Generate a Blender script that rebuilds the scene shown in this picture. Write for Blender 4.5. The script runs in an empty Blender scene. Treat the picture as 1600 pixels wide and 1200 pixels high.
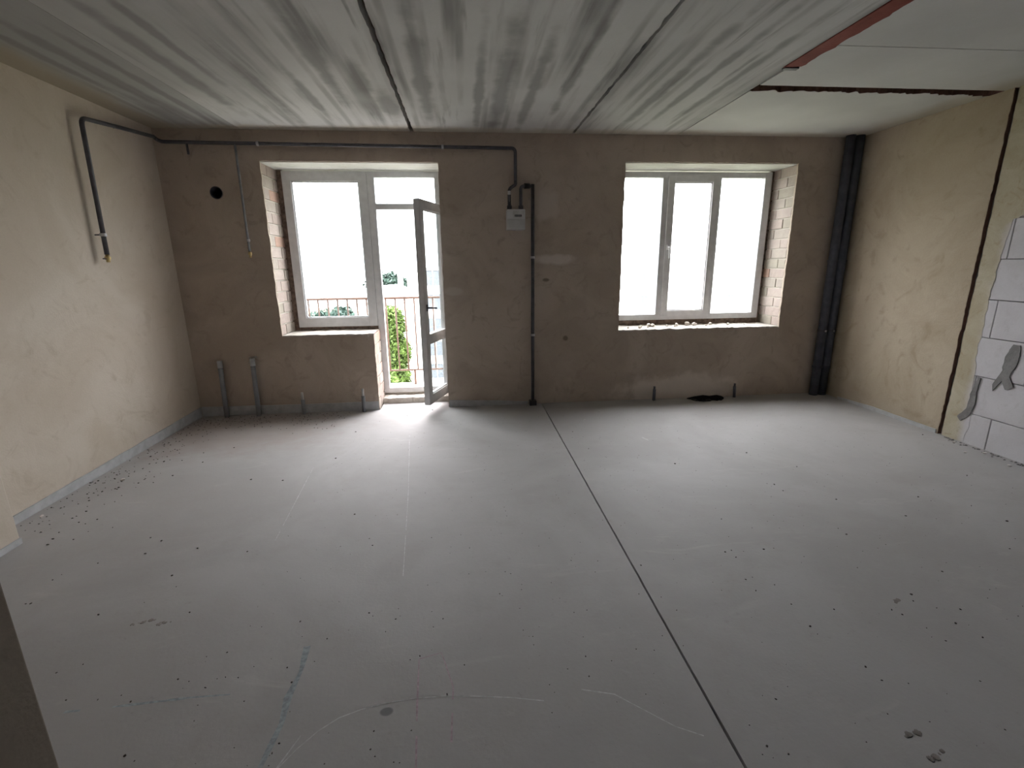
import bpy, bmesh, math, random
from mathutils import Matrix, Vector, noise

# ------------------------------------------------------------------ camera, sky, exposure
SC = bpy.context.scene
COL = SC.collection
cam_d = bpy.data.cameras.new('camera')
cam_d.sensor_fit = 'HORIZONTAL'
cam_d.sensor_width = 36.0
cam_d.lens = 740.72 * 36.0 / 1600.0
cam_d.clip_start = 0.03
cam_d.clip_end = 500
cam = bpy.data.objects.new('camera', cam_d)
COL.objects.link(cam)
YAW, PITCH, ROLL = 0.09415, 0.24647, 0.01201
fwd = Vector((math.sin(YAW) * math.cos(PITCH), math.cos(YAW) * math.cos(PITCH), -math.sin(PITCH)))
rgt = Vector((math.cos(YAW), -math.sin(YAW), 0))
dwn = fwd.cross(rgt)
r2 = rgt * math.cos(ROLL) + dwn * math.sin(ROLL)
d2 = -rgt * math.sin(ROLL) + dwn * math.cos(ROLL)
cam.matrix_world = Matrix(((r2.x, -d2.x, -fwd.x, 2.6921), (r2.y, -d2.y, -fwd.y, -4.8568), (r2.z, -d2.z, -fwd.z, 1.4524), (0, 0, 0, 1)))
SC.camera = cam

world = bpy.data.worlds.new('overcast_sky')
SC.world = world
world.use_nodes = True
bg = world.node_tree.nodes['Background']
bg.inputs['Color'].default_value = (1.0, 0.972, 1.0, 1)
ZENITH = 25.0                                          # standard overcast sky: three times brighter overhead than at the horizon
wn, wlk = world.node_tree.nodes, world.node_tree.links
tc = wn.new('ShaderNodeTexCoord'); sp = wn.new('ShaderNodeSeparateXYZ')
mx0 = wn.new('ShaderNodeMath'); mx0.operation = 'MAXIMUM'; mx0.inputs[1].default_value = 0.0
mad = wn.new('ShaderNodeMath'); mad.operation = 'MULTIPLY_ADD'; mad.inputs[1].default_value = ZENITH * 2 / 3; mad.inputs[2].default_value = ZENITH / 3
wlk.new(tc.outputs['Generated'], sp.inputs[0]); wlk.new(sp.outputs['Z'], mx0.inputs[0]); wlk.new(mx0.outputs[0], mad.inputs[0]); wlk.new(mad.outputs[0], bg.inputs['Strength'])
sun_d = bpy.data.lights.new('hazy_sun', 'SUN')      # behind the building: lights the houses and yard opposite, never the room
sun_d.energy = 18.0
sun_d.angle = math.radians(6)
sun_d.color = (1.0, 0.97, 0.92)
sun = bpy.data.objects.new('hazy_sun', sun_d)
sun.rotation_euler = (math.radians(42), 0, math.radians(20))
COL.objects.link(sun)
SC.view_settings.view_transform = 'Standard'
SC.view_settings.look = 'None'
SC.view_settings.gamma = 1.0
SC.view_settings.use_curve_mapping = False
SC.view_settings.exposure = 0.0
SC.cycles.max_bounces = 16
SC.cycles.diffuse_bounces = 10
SC.cycles.transparent_max_bounces = 16
SC.cycles.sample_clamp_indirect = 0.0

W, H = 6.694, 2.65
YR = -6.6          # rear of the space behind the viewer
rnd = random.Random(7)

# ------------------------------------------------------------------ materials
def mat_new(name, rough=0.9, spec=0.2):
    m = bpy.data.materials.new(name)
    m.use_nodes = True
    nt = m.node_tree
    b = nt.nodes['Principled BSDF']
    b.inputs['Roughness'].default_value = rough
    b.inputs['Specular IOR Level'].default_value = spec
    return m, nt, b

class G:
    """small node-graph helper"""
    def __init__(s, nt):
        s.nt = nt
        s.pos = nt.nodes.new('ShaderNodeNewGeometry').outputs['Position']
    def link(s, a, b): s.nt.links.new(a, b)
    def put(s, sock, v):
        if hasattr(v, 'is_output'): s.link(v, sock)
        else: sock.default_value = v
    def vec(s, op, a, b=None):
        n = s.nt.nodes.new('ShaderNodeVectorMath'); n.operation = op
        s.put(n.inputs[0], a)
        if b is not None: s.put(n.inputs[1], b)
        return n.outputs['Value'] if op in ('LENGTH', 'DOT_PRODUCT', 'DISTANCE') else n.outputs[0]
    def math(s, op, a, b=None, clamp=False):
        n = s.nt.nodes.new('ShaderNodeMath'); n.operation = op; n.use_clamp = clamp
        s.put(n.inputs[0], a)
        if b is not None: s.put(n.inputs[1], b)
        return n.outputs[0]
    def noise(s, scale, detail=4.0, rough=0.55, vec=None, dist=0.0):
        n = s.nt.nodes.new('ShaderNodeTexNoise')
        n.inputs['Scale'].default_value = scale; n.inputs['Detail'].default_value = detail
        n.inputs['Roughness'].default_value = rough; n.inputs['Distortion'].default_value = dist
        s.link(vec if vec is not None else s.pos, n.inputs['Vector'])
        return n.outputs['Fac']
    def rng(s, v, a, b, c=0.0, d=1.0, smooth=True):
        n = s.nt.nodes.new('ShaderNodeMapRange'); n.clamp = True
        n.interpolation_type = 'SMOOTHSTEP' if smooth else 'LINEAR'
        s.put(n.inputs['Value'], v)
        for k, x in zip(('From Min', 'From Max', 'To Min', 'To Max'), (a, b, c, d)): n.inputs[k].default_value = x
        return n.outputs['Result']
    def mix(s, f, a, b, mode='MIX'):
        n = s.nt.nodes.new('ShaderNodeMix'); n.data_type = 'RGBA'; n.blend_type = mode
        s.put(n.inputs[0], f)
        for sock, v in ((n.inputs[6], a), (n.inputs[7], b)):
            if hasattr(v, 'is_output'): s.link(v, sock)
            else: sock.default_value = (*v, 1) if len(v) == 3 else v
        return n.outputs[2]
    def blob(s, c, r, soft=0.35, wob=0.8, scale=6.0):
        v = s.vec('SUBTRACT', s.pos, c)
        v = s.vec('DIVIDE', v, r)
        d = s.vec('LENGTH', v)
        d = s.math('ADD', d, s.math('MULTIPLY', s.math('SUBTRACT', s.noise(scale, 4), 0.5), wob * 2))
        return s.rng(d, 1.0 - soft, 1.0 + soft, 1.0, 0.0)
    def bump(s, bsdf, h, strength, dist=0.01):
        n = s.nt.nodes.new('ShaderNodeBump')
        n.inputs['Strength'].default_value = strength; n.inputs['Distance'].default_value = dist
        s.put(n.inputs['Height'], h)
        s.link(n.outputs['Normal'], bsdf.inputs['Normal'])

def earthy(name, c1, c2, c3, big=1.3, blobs=(), bump=0.35, rough=0.95, swirl=1.0):
    m, nt, b = mat_new(name, rough, 0.1)
    g = G(nt)
    col = g.mix(g.rng(g.noise(big, 5, 0.6, dist=swirl), 0.35, 0.68), c1, c2)
    col = g.mix(g.rng(g.noise(big * 3.3, 5, 0.6, dist=swirl * 2), 0.52, 0.75, 0, 0.7), col, c3)
    f = g.noise(90, 3)
    col = g.mix(0.25, col, g.mix(f, (0.3, 0.3, 0.3), (0.75, 0.75, 0.75)), 'SOFT_LIGHT')
    for (c, r, colr, st) in blobs:
        col = g.mix(g.math('MULTIPLY', g.blob(c, r), st), col, colr)
    g.link(col, b.inputs['Base Color'])
    h = g.math('ADD', g.math('MULTIPLY', g.noise(6, 5, dist=1.0), 1.0), g.math('MULTIPLY', f, 0.25))
    g.bump(b, h, bump, 0.012)
    return m

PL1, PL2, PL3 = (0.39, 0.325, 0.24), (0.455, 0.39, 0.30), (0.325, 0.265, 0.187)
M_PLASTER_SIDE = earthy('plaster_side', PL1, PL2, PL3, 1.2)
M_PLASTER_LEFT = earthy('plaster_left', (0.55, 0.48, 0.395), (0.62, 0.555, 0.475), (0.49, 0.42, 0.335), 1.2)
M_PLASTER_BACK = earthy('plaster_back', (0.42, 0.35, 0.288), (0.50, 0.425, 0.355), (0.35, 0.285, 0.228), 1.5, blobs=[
    ((3.60, 0, 1.50), (0.18, 0.3, 0.05), (0.66, 0.60, 0.56), 0.75),
    ((3.52, 0, 2.02), (0.10, 0.3, 0.14), (0.58, 0.51, 0.45), 0.75),
    ((2.58, 0, 1.20), (0.09, 0.3, 0.04), (0.60, 0.56, 0.50), 0.45),
    ((5.00, 0, 0.09), (0.66, 0.3, 0.16), (0.70, 0.62, 0.55), 0.85),
    ((3.72, 0, 0.70), (0.025, 0.3, 0.025), (0.16, 0.13, 0.10), 0.8),
    ((3.51, 0, 1.30), (0.03, 0.3, 0.015), (0.16, 0.13, 0.10), 0.8)])
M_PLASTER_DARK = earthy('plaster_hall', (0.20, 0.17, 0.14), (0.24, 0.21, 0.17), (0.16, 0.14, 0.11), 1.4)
M_MORTAR = earthy('mortar', (0.50, 0.46, 0.41), (0.60, 0.56, 0.50), (0.42, 0.38, 0.33), 5, bump=0.7)
M_SILL = earthy('sill_mortar', (0.47, 0.43, 0.385), (0.56, 0.52, 0.47), (0.38, 0.345, 0.305), 6, bump=0.8)
M_LINTEL = earthy('lintel_concrete', (0.60, 0.60, 0.56), (0.68, 0.68, 0.64), (0.52, 0.51, 0.47), 2)
M_SMEAR = earthy('plaster_smear', (0.40, 0.35, 0.25), (0.47, 0.43, 0.33), (0.34, 0.27, 0.17), 3)
def fade_smear(m):
    nt = m.node_tree; g = G(nt); b = nt.nodes['Principled BSDF']
    src = b.inputs['Base Color'].links[0].from_socket
    sx = nt.nodes.new('ShaderNodeSeparateXYZ'); g.link(g.pos, sx.inputs[0])
    y = g.math('ADD', sx.outputs['Y'], g.math('MULTIPLY', g.math('SUBTRACT', g.noise(5, 4), 0.5), 0.12))
    y = g.math('ADD', y, g.rng(sx.outputs['Z'], 1.68, 1.95, 0.0, 0.55))
    g.link(g.mix(g.rng(y, -1.60, -1.50), (0.53, 0.515, 0.525), src), b.inputs['Base Color'])
fade_smear(M_SMEAR)
M_GREYMORTAR = earthy('grey_mortar', (0.19, 0.185, 0.18), (0.24, 0.235, 0.23), (0.14, 0.14, 0.14), 8, bump=0.8)
M_BRICKS = [earthy('brick_%d' % i, c, tuple(x * 1.12 for x in c), tuple(x * 0.85 for x in c), 9, bump=0.5)
            for i, c in enumerate([(0.37, 0.305, 0.27), (0.385, 0.325, 0.29), (0.355, 0.31, 0.27), (0.40, 0.27, 0.215), (0.335, 0.30, 0.25)])]
M_BLOCK = earthy('aerated_concrete', (0.51, 0.495, 0.51), (0.56, 0.545, 0.56), (0.47, 0.455, 0.46), 2.5, bump=0.25)
M_JOINT = earthy('block_joint', (0.10, 0.095, 0.09), (0.14, 0.13, 0.12), (0.08, 0.075, 0.07), 8)
M_DARKGAP = earthy('gap_dark', (0.06, 0.048, 0.038), (0.09, 0.065, 0.05), (0.05, 0.04, 0.035), 8)  # dark backing colour under the screed and above the slabs
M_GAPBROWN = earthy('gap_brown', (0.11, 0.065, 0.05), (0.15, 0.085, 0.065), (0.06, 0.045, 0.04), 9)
M_PEBBLE = earthy('crumb_dark', (0.055, 0.05, 0.045), (0.09, 0.08, 0.07), (0.04, 0.035, 0.03), 40)
M_PALECHIP = earthy('chip_pale', (0.66, 0.64, 0.60), (0.74, 0.72, 0.69), (0.58, 0.55, 0.5), 30)
M_REDOXIDE = earthy('red_oxide_primer', (0.20, 0.055, 0.045), (0.26, 0.085, 0.07), (0.15, 0.05, 0.045), 3, rough=0.7)

def floor_mat():
    m, nt, b = mat_new('screed', 0.66, 0.38)
    g = G(nt)
    col = g.mix(g.rng(g.noise(0.9, 6, 0.6, dist=0.6), 0.35, 0.7), (0.345, 0.332, 0.323), (0.405, 0.395, 0.39))
    col = g.mix(g.rng(g.noise(3.5, 5, 0.65), 0.5, 0.8, 0, 0.55), col, (0.33, 0.31, 0.29))
    col = g.mix(g.rng(g.noise(28, 3, 0.7), 0.62, 0.78, 0, 0.35), col, (0.25, 0.235, 0.22))
    # pale dusty trowel arcs
    st = g.vec('MULTIPLY', g.pos, (0.8, 3.0, 1.0))
    col = g.mix(g.rng(g.noise(2.2, 4, 0.6, vec=st, dist=1.5), 0.6, 0.78, 0, 0.3), col, (0.52, 0.50, 0.48))
    # reddish brick dust by the far left corner
    col = g.mix(g.math('MULTIPLY', g.blob((0.5, -0.5, 0), (0.9, 0.55, 1), 0.5), 0.45), col, (0.30, 0.235, 0.205))
    col = g.mix(g.math('MULTIPLY', g.blob((2.379, -3.543, 0), (0.022, 0.016, 1), 0.2, 0.2), 0.8), col, (0.12, 0.12, 0.125))
    g.link(col, b.inputs['Base Color'])
    g.bump(b, g.math('ADD', g.noise(5, 4), g.math('MULTIPLY', g.noise(70, 3), 0.3)), 0.22, 0.008)
    return m
M_FLOOR = floor_mat()

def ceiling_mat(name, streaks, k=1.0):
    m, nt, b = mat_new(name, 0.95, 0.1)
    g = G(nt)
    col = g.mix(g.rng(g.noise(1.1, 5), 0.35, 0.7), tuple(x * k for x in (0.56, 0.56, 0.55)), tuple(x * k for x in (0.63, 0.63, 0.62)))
    if streaks:
        sv = g.vec('MULTIPLY', g.pos, (7.0, 0.35, 1.0))
        s1 = g.noise(1.0, 3, 0.5, vec=sv)
        sv2 = g.vec('MULTIPLY', g.pos, (13.0, 0.9, 1.0))
        s2 = g.noise(1.0, 4, 0.6, vec=sv2)
        mask = g.rng(g.noise(0.8, 3), 0.3, 0.62)
        col = g.mix(g.math('MULTIPLY', g.rng(s1, 0.50, 0.68, 0, 0.75), mask), col, (0.20, 0.195, 0.19))
        col = g.mix(g.math('MULTIPLY', g.rng(s2, 0.56, 0.72, 0, 0.6), mask), col, (0.17, 0.165, 0.16))
        sx = g.nt.nodes.new('ShaderNodeSeparateXYZ'); g.link(g.pos, sx.inputs[0])
        wave = g.math('SINE', g.math('MULTIPLY', sx.outputs['X'], 2 * math.pi / 0.19))
        wm = g.math('MULTIPLY', g.rng(wave, 0.55, 1.0, 0, 0.45), g.rng(g.noise(2.2, 3, vec=g.vec('MULTIPLY', g.pos, (1.5, 0.4, 1))), 0.42, 0.62))
        col = g.mix(wm, col, (0.22, 0.215, 0.205))
        col = g.mix(g.math('MULTIPLY', g.blob((0.8, -1.7, H), (0.75, 0.95, 1), 0.5, 0.5, 2.0), 0.6), col, (0.29, 0.285, 0.275))  # broad dark patch: staining, with light falloff also put into the colour
        for c, r in (((2.16, -0.72, H), (0.07, 0.30, 1)), ((2.05, -1.25, H), (0.05, 0.25, 1)), ((1.35, -1.0, H), (0.035, 0.6, 1)), ((1.62, -0.9, H), (0.03, 0.5, 1)),
                     ((2.45, -1.3, H), (0.05, 0.9, 1)), ((2.84, -1.0, H), (0.035, 0.9, 1)), ((3.0, -1.1, H), (0.06, 1.1, 1)), ((3.22, -1.0, H), (0.04, 0.9, 1)), ((3.45, -1.5, H), (0.035, 0.9, 1)),
                     ((0.45, -1.2, H), (0.04, 0.9, 1)), ((0.62, -0.9, H), (0.03, 0.8, 1)), ((0.95, -1.3, H), (0.045, 0.9, 1)), ((1.12, -1.7, H), (0.03, 0.6, 1)), ((0.30, -1.5, H), (0.03, 0.6, 1)), ((1.85, -1.6, H), (0.05, 0.7, 1)), ((4.15, -1.2, H), (0.04, 0.9, 1)), ((4.35, -1.3, H), (0.03, 0.9, 1)), ((4.55, -1.3, H), (0.03, 0.8, 1))):
            col = g.mix(g.math('MULTIPLY', g.blob(c, r, 0.5, 0.9, 4.0), 0.6), col, (0.19, 0.185, 0.18))
    # plaster smeared onto the edges of the ceiling
    sx = g.nt.nodes.new('ShaderNodeSeparateXYZ'); g.link(g.pos, sx.inputs[0])
    nz = g.math('MULTIPLY', g.math('SUBTRACT', g.noise(3.0, 4), 0.5), 0.22)
    e1 = g.rng(g.math('ADD', sx.outputs['Y'], nz), -0.22, -0.06, 0, 0.7)
    col = g.mix(e1, col, (0.43, 0.385, 0.30))
    e2 = g.rng(g.math('ADD', sx.outputs['X'], nz), 0.10, 0.30, 0.85, 0)
    col = g.mix(e2, col, (0.36, 0.31, 0.23))
    e3 = g.rng(g.math('ADD', sx.outputs['X'], nz), W - 0.3, W - 0.05, 0, 0.75)
    col = g.mix(e3, col, (0.40, 0.35, 0.27))
    g.link(col, b.inputs['Base Color'])
    g.bump(b, g.math('ADD', g.noise(9, 4), g.math('MULTIPLY', g.noise(60, 3), 0.3)), 0.3, 0.008)
    return m
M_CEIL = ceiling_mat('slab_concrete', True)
M_CEIL_D = ceiling_mat('slab_concrete_dark', True, 0.7)  # darker slab copy: staining plus light falloff put into the base colour
M_CEIL2 = ceiling_mat('poured_concrete', False)

def flat(name, c, rough=0.5, spec=0.4, metal=0.0, var=0.12, scale=14.0):
    m, nt, b = mat_new(name, rough, spec)
    g = G(nt)
    col = g.mix(g.rng(g.noise(scale, 4), 0.3, 0.7), tuple(x * (1 - var) for x in c), tuple(min(1, x * (1 + var)) for x in c))
    g.link(col, b.inputs['Base Color'])
    b.inputs['Metallic'].default_value = metal
    return m
M_PVC = flat('white_pvc', (0.62, 0.62, 0.63), 0.4, 0.45, var=0.06)
M_FOAM = flat('gap_foam', (0.20, 0.15, 0.12), 0.95, 0.1, var=0.35, scale=30)
M_TAPE = flat('edge_foam_tape', (0.455, 0.465, 0.475), 0.7, 0.3, var=0.1)
M_GREYPVC = flat('grey_pvc_pipe', (0.25, 0.265, 0.28), 0.5, 0.4)
M_PALEPVC = flat('pale_pipe_end', (0.55, 0.55, 0.54), 0.5, 0.4)
M_STEEL = flat('painted_gas_pipe', (0.065, 0.065, 0.075), 0.45, 0.5, var=0.25)
M_DARKPIPE = flat('dark_riser', (0.075, 0.08, 0.105), 0.5, 0.4, var=0.2)
M_BRASS = flat('brass', (0.55, 0.42, 0.20), 0.35, 0.5, metal=0.8)
M_CLIP = flat('zinc_clip', (0.50, 0.50, 0.52), 0.35, 0.5, metal=0.6)
M_METER = flat('meter_case', (0.52, 0.52, 0.52), 0.45, 0.4, var=0.04)
M_METER2 = flat('meter_plate', (0.60, 0.60, 0.61), 0.45, 0.4, var=0.04)
M_BLACK = flat('black_plastic', (0.02, 0.02, 0.022), 0.4, 0.4)
M_BALCONY = flat('balcony_concrete', (0.48, 0.47, 0.45), 0.9, 0.1, var=0.1, scale=4)
M_RAIL = flat('brown_rail_paint', (0.10, 0.055, 0.04), 0.5, 0.4, var=0.15)
M_RENDERW = flat('pale_render', (0.62, 0.61, 0.58), 0.9, 0.1, var=0.05, scale=0.5)
M_RENDERB = flat('bluegrey_render', (0.10, 0.115, 0.135), 0.9, 0.1, var=0.1, scale=0.5)
M_ROOF = flat('pale_sheet_roof', (0.55, 0.55, 0.56), 0.6, 0.3, var=0.05, scale=1)
M_WINFAR = flat('far_window_glass', (0.075, 0.085, 0.10), 0.2, 0.5)
M_GROUND = flat('yard_ground', (0.095, 0.10, 0.07), 0.95, 0.1, var=0.3, scale=0.2)
M_BARK = flat('bark', (0.05, 0.038, 0.028), 0.9, 0.1)
M_CHALK_W = flat('white_chalk', (0.50, 0.50, 0.50), 0.95, 0.05, var=0.2, scale=60)
M_CHALK_P = flat('pink_chalk', (0.40, 0.31, 0.34), 0.95, 0.05, var=0.2, scale=60)
M_SPALL = earthy('spalled_concrete', (0.22, 0.205, 0.19), (0.28, 0.26, 0.24), (0.17, 0.16, 0.15), 25)
M_CHALK_B = flat('blue_chalk', (0.315, 0.35, 0.368), 0.95, 0.05, var=0.2, scale=60)

def leaf_mat(name, c):
    m, nt, b = mat_new(name, 0.6, 0.2)
    g = G(nt)
    col = g.mix(g.rng(g.noise(1.6, 4), 0.35, 0.65), tuple(x * 0.65 for x in c), tuple(x * 1.35 for x in c))
    g.link(col, b.inputs['Base Color'])
    return m
M_LEAF1 = leaf_mat('leaf_fresh', (0.040, 0.068, 0.013))
M_LEAF2 = leaf_mat('leaf_mid', (0.022, 0.042, 0.015))
M_LEAF3 = leaf_mat('leaf_far', (0.025, 0.045, 0.036))

def glass_mat():
    m = bpy.data.materials.new('window_glass'); m.use_nodes = True
    nt = m.node_tree; nt.nodes.clear()
    out = nt.nodes.new('ShaderNodeOutputMaterial')
    mx = nt.nodes.new('ShaderNodeMixShader'); tr = nt.nodes.new('ShaderNodeBsdfTransparent'); gl = nt.nodes.new('ShaderNodeBsdfGlossy')
    tr.inputs['Color'].default_value = (0.94, 0.97, 0.97, 1)
    gl.inputs['Roughness'].default_value = 0.03
    lw = nt.nodes.new('ShaderNodeLayerWeight'); lw.inputs['Blend'].default_value = 0.5
    pw = nt.nodes.new('ShaderNodeMath'); pw.operation = 'POWER'; pw.inputs[1].default_value = 5.0
    ma = nt.nodes.new('ShaderNodeMath'); ma.operation = 'MULTIPLY_ADD'; ma.inputs[1].default_value = 0.92; ma.inputs[2].default_value = 0.035
    nt.links.new(lw.outputs['Facing'], pw.inputs[0]); nt.links.new(pw.outputs[0], ma.inputs[0])
    nt.links.new(ma.outputs[0], mx.inputs[0]); nt.links.new(tr.outputs[0], mx.inputs[1]); nt.links.new(gl.outputs[0], mx.inputs[2])
    nt.links.new(mx.outputs[0], out.inputs['Surface'])
    return m
M_GLASS = glass_mat()

# ------------------------------------------------------------------ mesh helpers
def link(o, mat, parent, label, cat, group, kind):
    COL.objects.link(o)
    if mat is not None and o.type == 'MESH' and not o.data.materials: o.data.materials.append(mat)
    if parent is not None: o.parent = parent
    if label: o['label'] = label
    if cat: o['category'] = cat
    if group: o['group'] = group
    if kind: o['kind'] = kind
    return o

def wloc(o):
    v = Vector((0, 0, 0))
    while o is not None: v = v + o.location; o = o.parent
    return v

def obj(name, bm, mat, parent=None, label=None, cat=None, group=None, kind=None, smooth=False, origin=None):
    """bm is in world coordinates; the object gets its origin at its base (top level) or its parent's place"""
    bmesh.ops.recalc_face_normals(bm, faces=bm.faces[:])
    if parent is None and origin is None:
        xs = [v.co for v in bm.verts]
        lo = Vector((min(v.x for v in xs), min(v.y for v in xs), min(v.z for v in xs)))
        hi = Vector((max(v.x for v in xs), max(v.y for v in xs), max(v.z for v in xs)))
        origin = Vector(((lo.x + hi.x) / 2, (lo.y + hi.y) / 2, lo.z))
    off = wloc(parent) if parent is not None else Vector(origin)
    for v in bm.verts: v.co -= off
    me = bpy.data.meshes.new(name)
    bm.to_mesh(me); bm.free()
    if smooth:
        for p in me.polygons: p.use_smooth = True
    o = bpy.data.objects.new(name, me)
    if parent is None: o.location = off
    return link(o, mat, parent, label, cat, group, kind)

def empty(name, loc, label, cat=None, group=None, kind=None):
    o = bpy.data.objects.new(name, None)
    o.location = loc; o.empty_display_size = 0.1
    return link(o, None, None, label, cat, group, kind)

def bx(bm, x0, x1, y0, y1, z0, z1, bev=0.0, M=None):
    c = Vector(((x0 + x1) / 2, (y0 + y1) / 2, (z0 + z1) / 2))
    r = bmesh.ops.create_cube(bm, size=1.0)
    vs = r['verts']
    for v in vs:
        v.co = Vector((v.co.x * (x1 - x0), v.co.y * (y1 - y0), v.co.z * (z1 - z0))) + c
    if bev > 0:
        es = list({e for v in vs for e in v.link_edges})
        bmesh.ops.bevel(bm, geom=es, offset=bev, segments=2, affect='EDGES', profile=0.5)
    if M is not None:
        if bev > 0: raise ValueError
        for v in vs: v.co = M @ v.co
    return bm

def box(name, x0, x1, y0, y1, z0, z1, mat, parent=None, bev=0.0, M=None, **k):
    bm = bmesh.new()
    bx(bm, x0, x1, y0, y1, z0, z1, bev)
    if M is not None:
        for v in bm.verts: v.co = M @ v.co
    return obj(name, bm, mat, parent, **k)

def prism(bm, loops, axis, d0, d1):
    """planar outline with holes, given thickness; loops are lists of 2-D points; axis is the thickness axis"""
    def p3(p, d):
        if axis == 'y': return (p[0], d, p[1])
        if axis == 'x': return (d, p[0], p[1])
        return (p[0], p[1], d)
    for d in (d0, d1):
        es = []
        for L in loops:
            vs = [bm.verts.new(p3(p, d)) for p in L]
            es += [bm.edges.new((vs[i], vs[(i + 1) % len(vs)])) for i in range(len(vs))]
        bmesh.ops.triangle_fill(bm, edges=es, use_beauty=True, use_dissolve=False)
    for L in loops:
        n = len(L)
        a = [bm.verts.new(p3(p, d0)) for p in L]; b = [bm.verts.new(p3(p, d1)) for p in L]
        for i in range(n):
            j = (i + 1) % n
            bm.faces.new((a[i], a[j], b[j], b[i]))
    bmesh.ops.remove_doubles(bm, verts=bm.verts[:], dist=1e-5)
    return bm

def ragged(p, q, amp, step=0.03, r=rnd):
    """points from p up to (not including) q with a worn edge"""
    n = max(1, int(math.dist(p, q) / step))
    dx, dy = q[0] - p[0], q[1] - p[1]
    L = math.hypot(dx, dy) or 1
    out = [tuple(p)]
    sd = r.random() * 100
    for i in range(1, n):
        t = i / n
        a = amp * (noise.noise((sd + t * L * 9, 0.3, 0)) + 0.6 * noise.noise((sd + t * L * 31, 2.3, 0)) + r.uniform(-0.25, 0.25))
        out.append((p[0] + dx * t - dy / L * a, p[1] + dy * t + dx / L * a))
    return out

def poly(pts, amps, step=0.03):
    out = []
    for i, p in enumerate(pts):
        a = amps[i]
        q = pts[(i + 1) % len(pts)]
        out += ragged(p, q, a, step) if a > 0 else [tuple(p)]
    return out

def rounded(pts, rad, n=6):
    P = [Vector(p) for p in pts]
    out = [P[0]]
    for i in range(1, len(P) - 1):
        a, b, c = P[i - 1], P[i], P[i + 1]
        u, v = (a - b).normalized(), (c - b).normalized()
        if abs(u.dot(v)) > 0.999 or rad <= 0: out.append(b); continue
        k = min(rad, (a - b).length * 0.45, (c - b).length * 0.45)
        s, e = b + u * k, b + v * k
        for j in range(n + 1):
            t = j / n
            out.append(s * (1 - t) ** 2 + b * 2 * t * (1 - t) + e * t * t)
    out.append(P[-1])
    return out

def tube(bm, pts, r, rad=0.06, seg=12, cap=True):
    P = rounded(pts, rad) if len(pts) > 2 else [Vector(p) for p in pts]
    rings = []
    t0 = (P[1] - P[0]).normalized()
    ref = Vector((0, 0, 1)) if abs(t0.z) < 0.9 else Vector((1, 0, 0))
    u = t0.cross(ref).normalized()
    for i, p in enumerate(P):
        if i == 0: t = P[1] - P[0]
        elif i == len(P) - 1: t = P[-1] - P[-2]
        else: t = (P[i + 1] - P[i]).normalized() + (P[i] - P[i - 1]).normalized()
        t.normalize()
        u = (u - t * u.dot(t)).normalized()
        w = t.cross(u)
        rr = r[i] if isinstance(r, (list, tuple)) else r
        rings.append([bm.verts.new(p + u * (rr * math.cos(2 * math.pi * k / seg)) + w * (rr * math.sin(2 * math.pi * k / seg))) for k in range(seg)])
    for a, b in zip(rings, rings[1:]):
        for k in range(seg):
            bm.faces.new((a[k], a[(k + 1) % seg], b[(k + 1) % seg], b[k]))
    if cap:
        bm.faces.new(rings[0][::-1]); bm.faces.new(rings[-1])
    return bm

def pipe(name, pts, r, mat, parent=None, rad=0.06, seg=12, **k):
    o = obj(name, tube(bmesh.new(), pts, r, rad, seg), mat, parent, smooth=True, **k)
    return o

def stone(bm, c, s, flatz=0.6, r=rnd, sub=1):
    g = bmesh.ops.create_icosphere(bm, subdivisions=sub, radius=1.0)
    sd = Vector((r.random() * 50, r.random() * 50, r.random() * 50))
    a = r.uniform(0, 6.28); ca, sa = math.cos(a), math.sin(a); el = r.uniform(0.6, 1.0)
    lo = 9
    for v in g['verts']:
        k = 1 + 0.45 * noise.noise(v.co * 1.3 + sd)
        p = v.co * k
        p = Vector((p.x, p.y * el, p.z * flatz)) * s
        v.co = Vector((p.x * ca - p.y * sa, p.x * sa + p.y * ca, p.z))
        lo = min(lo, v.co.z)
    for v in g['verts']: v.co += Vector((c[0], c[1], c[2] - lo))

# ------------------------------------------------------------------ floor
floor = empty('floor', (W / 2, -3, 0), 'dusty grey concrete screed floor with a straight saw-cut joint', None, None, 'structure')
JX = 3.469
def slab_outline_left():
    return poly([(-0.02, 0.0), (-0.02, YR), (JX - 0.005, YR), (JX - 0.005, 0.0)], [0, 0, 0.0015, 0], 0.06)
bm = prism(bmesh.new(), [slab_outline_left()], 'z', -0.06, 0.0)
obj('screed_panel', bm, M_FLOOR, floor)
hole = [(5.62, 0.0), (5.52, -0.025), (5.47, -0.10), (5.42, -0.165), (5.36, -0.175), (5.31, -0.15), (5.27, -0.18), (5.20, -0.185), (5.13, -0.15), (5.08, -0.06), (5.05, 0.0)]
out = ragged((JX + 0.005, 0.0), (JX + 0.005, YR), 0.0015, 0.06)[::1] + [(JX + 0.005, YR), (W + 0.04, YR), (W + 0.04, 0.0)]
pts = []
for a, b in zip(hole, hole[1:]): pts += ragged(a, b, 0.012, 0.02)
out += pts + [hole[-1]]
bm = prism(bmesh.new(), [out], 'z', -0.06, 0.0)
obj('screed_panel', bm, M_FLOOR, floor)
# screed running into the door recess, and the dark bed under it all
box('screed_strip', 1.765, 2.475, 0.0, 0.30, -0.06, -0.001, M_FLOOR, floor)
box('underlay', -0.3, W + 0.3, YR - 0.2, 0.0, -0.2, -0.08, M_DARKGAP, floor)
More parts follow.
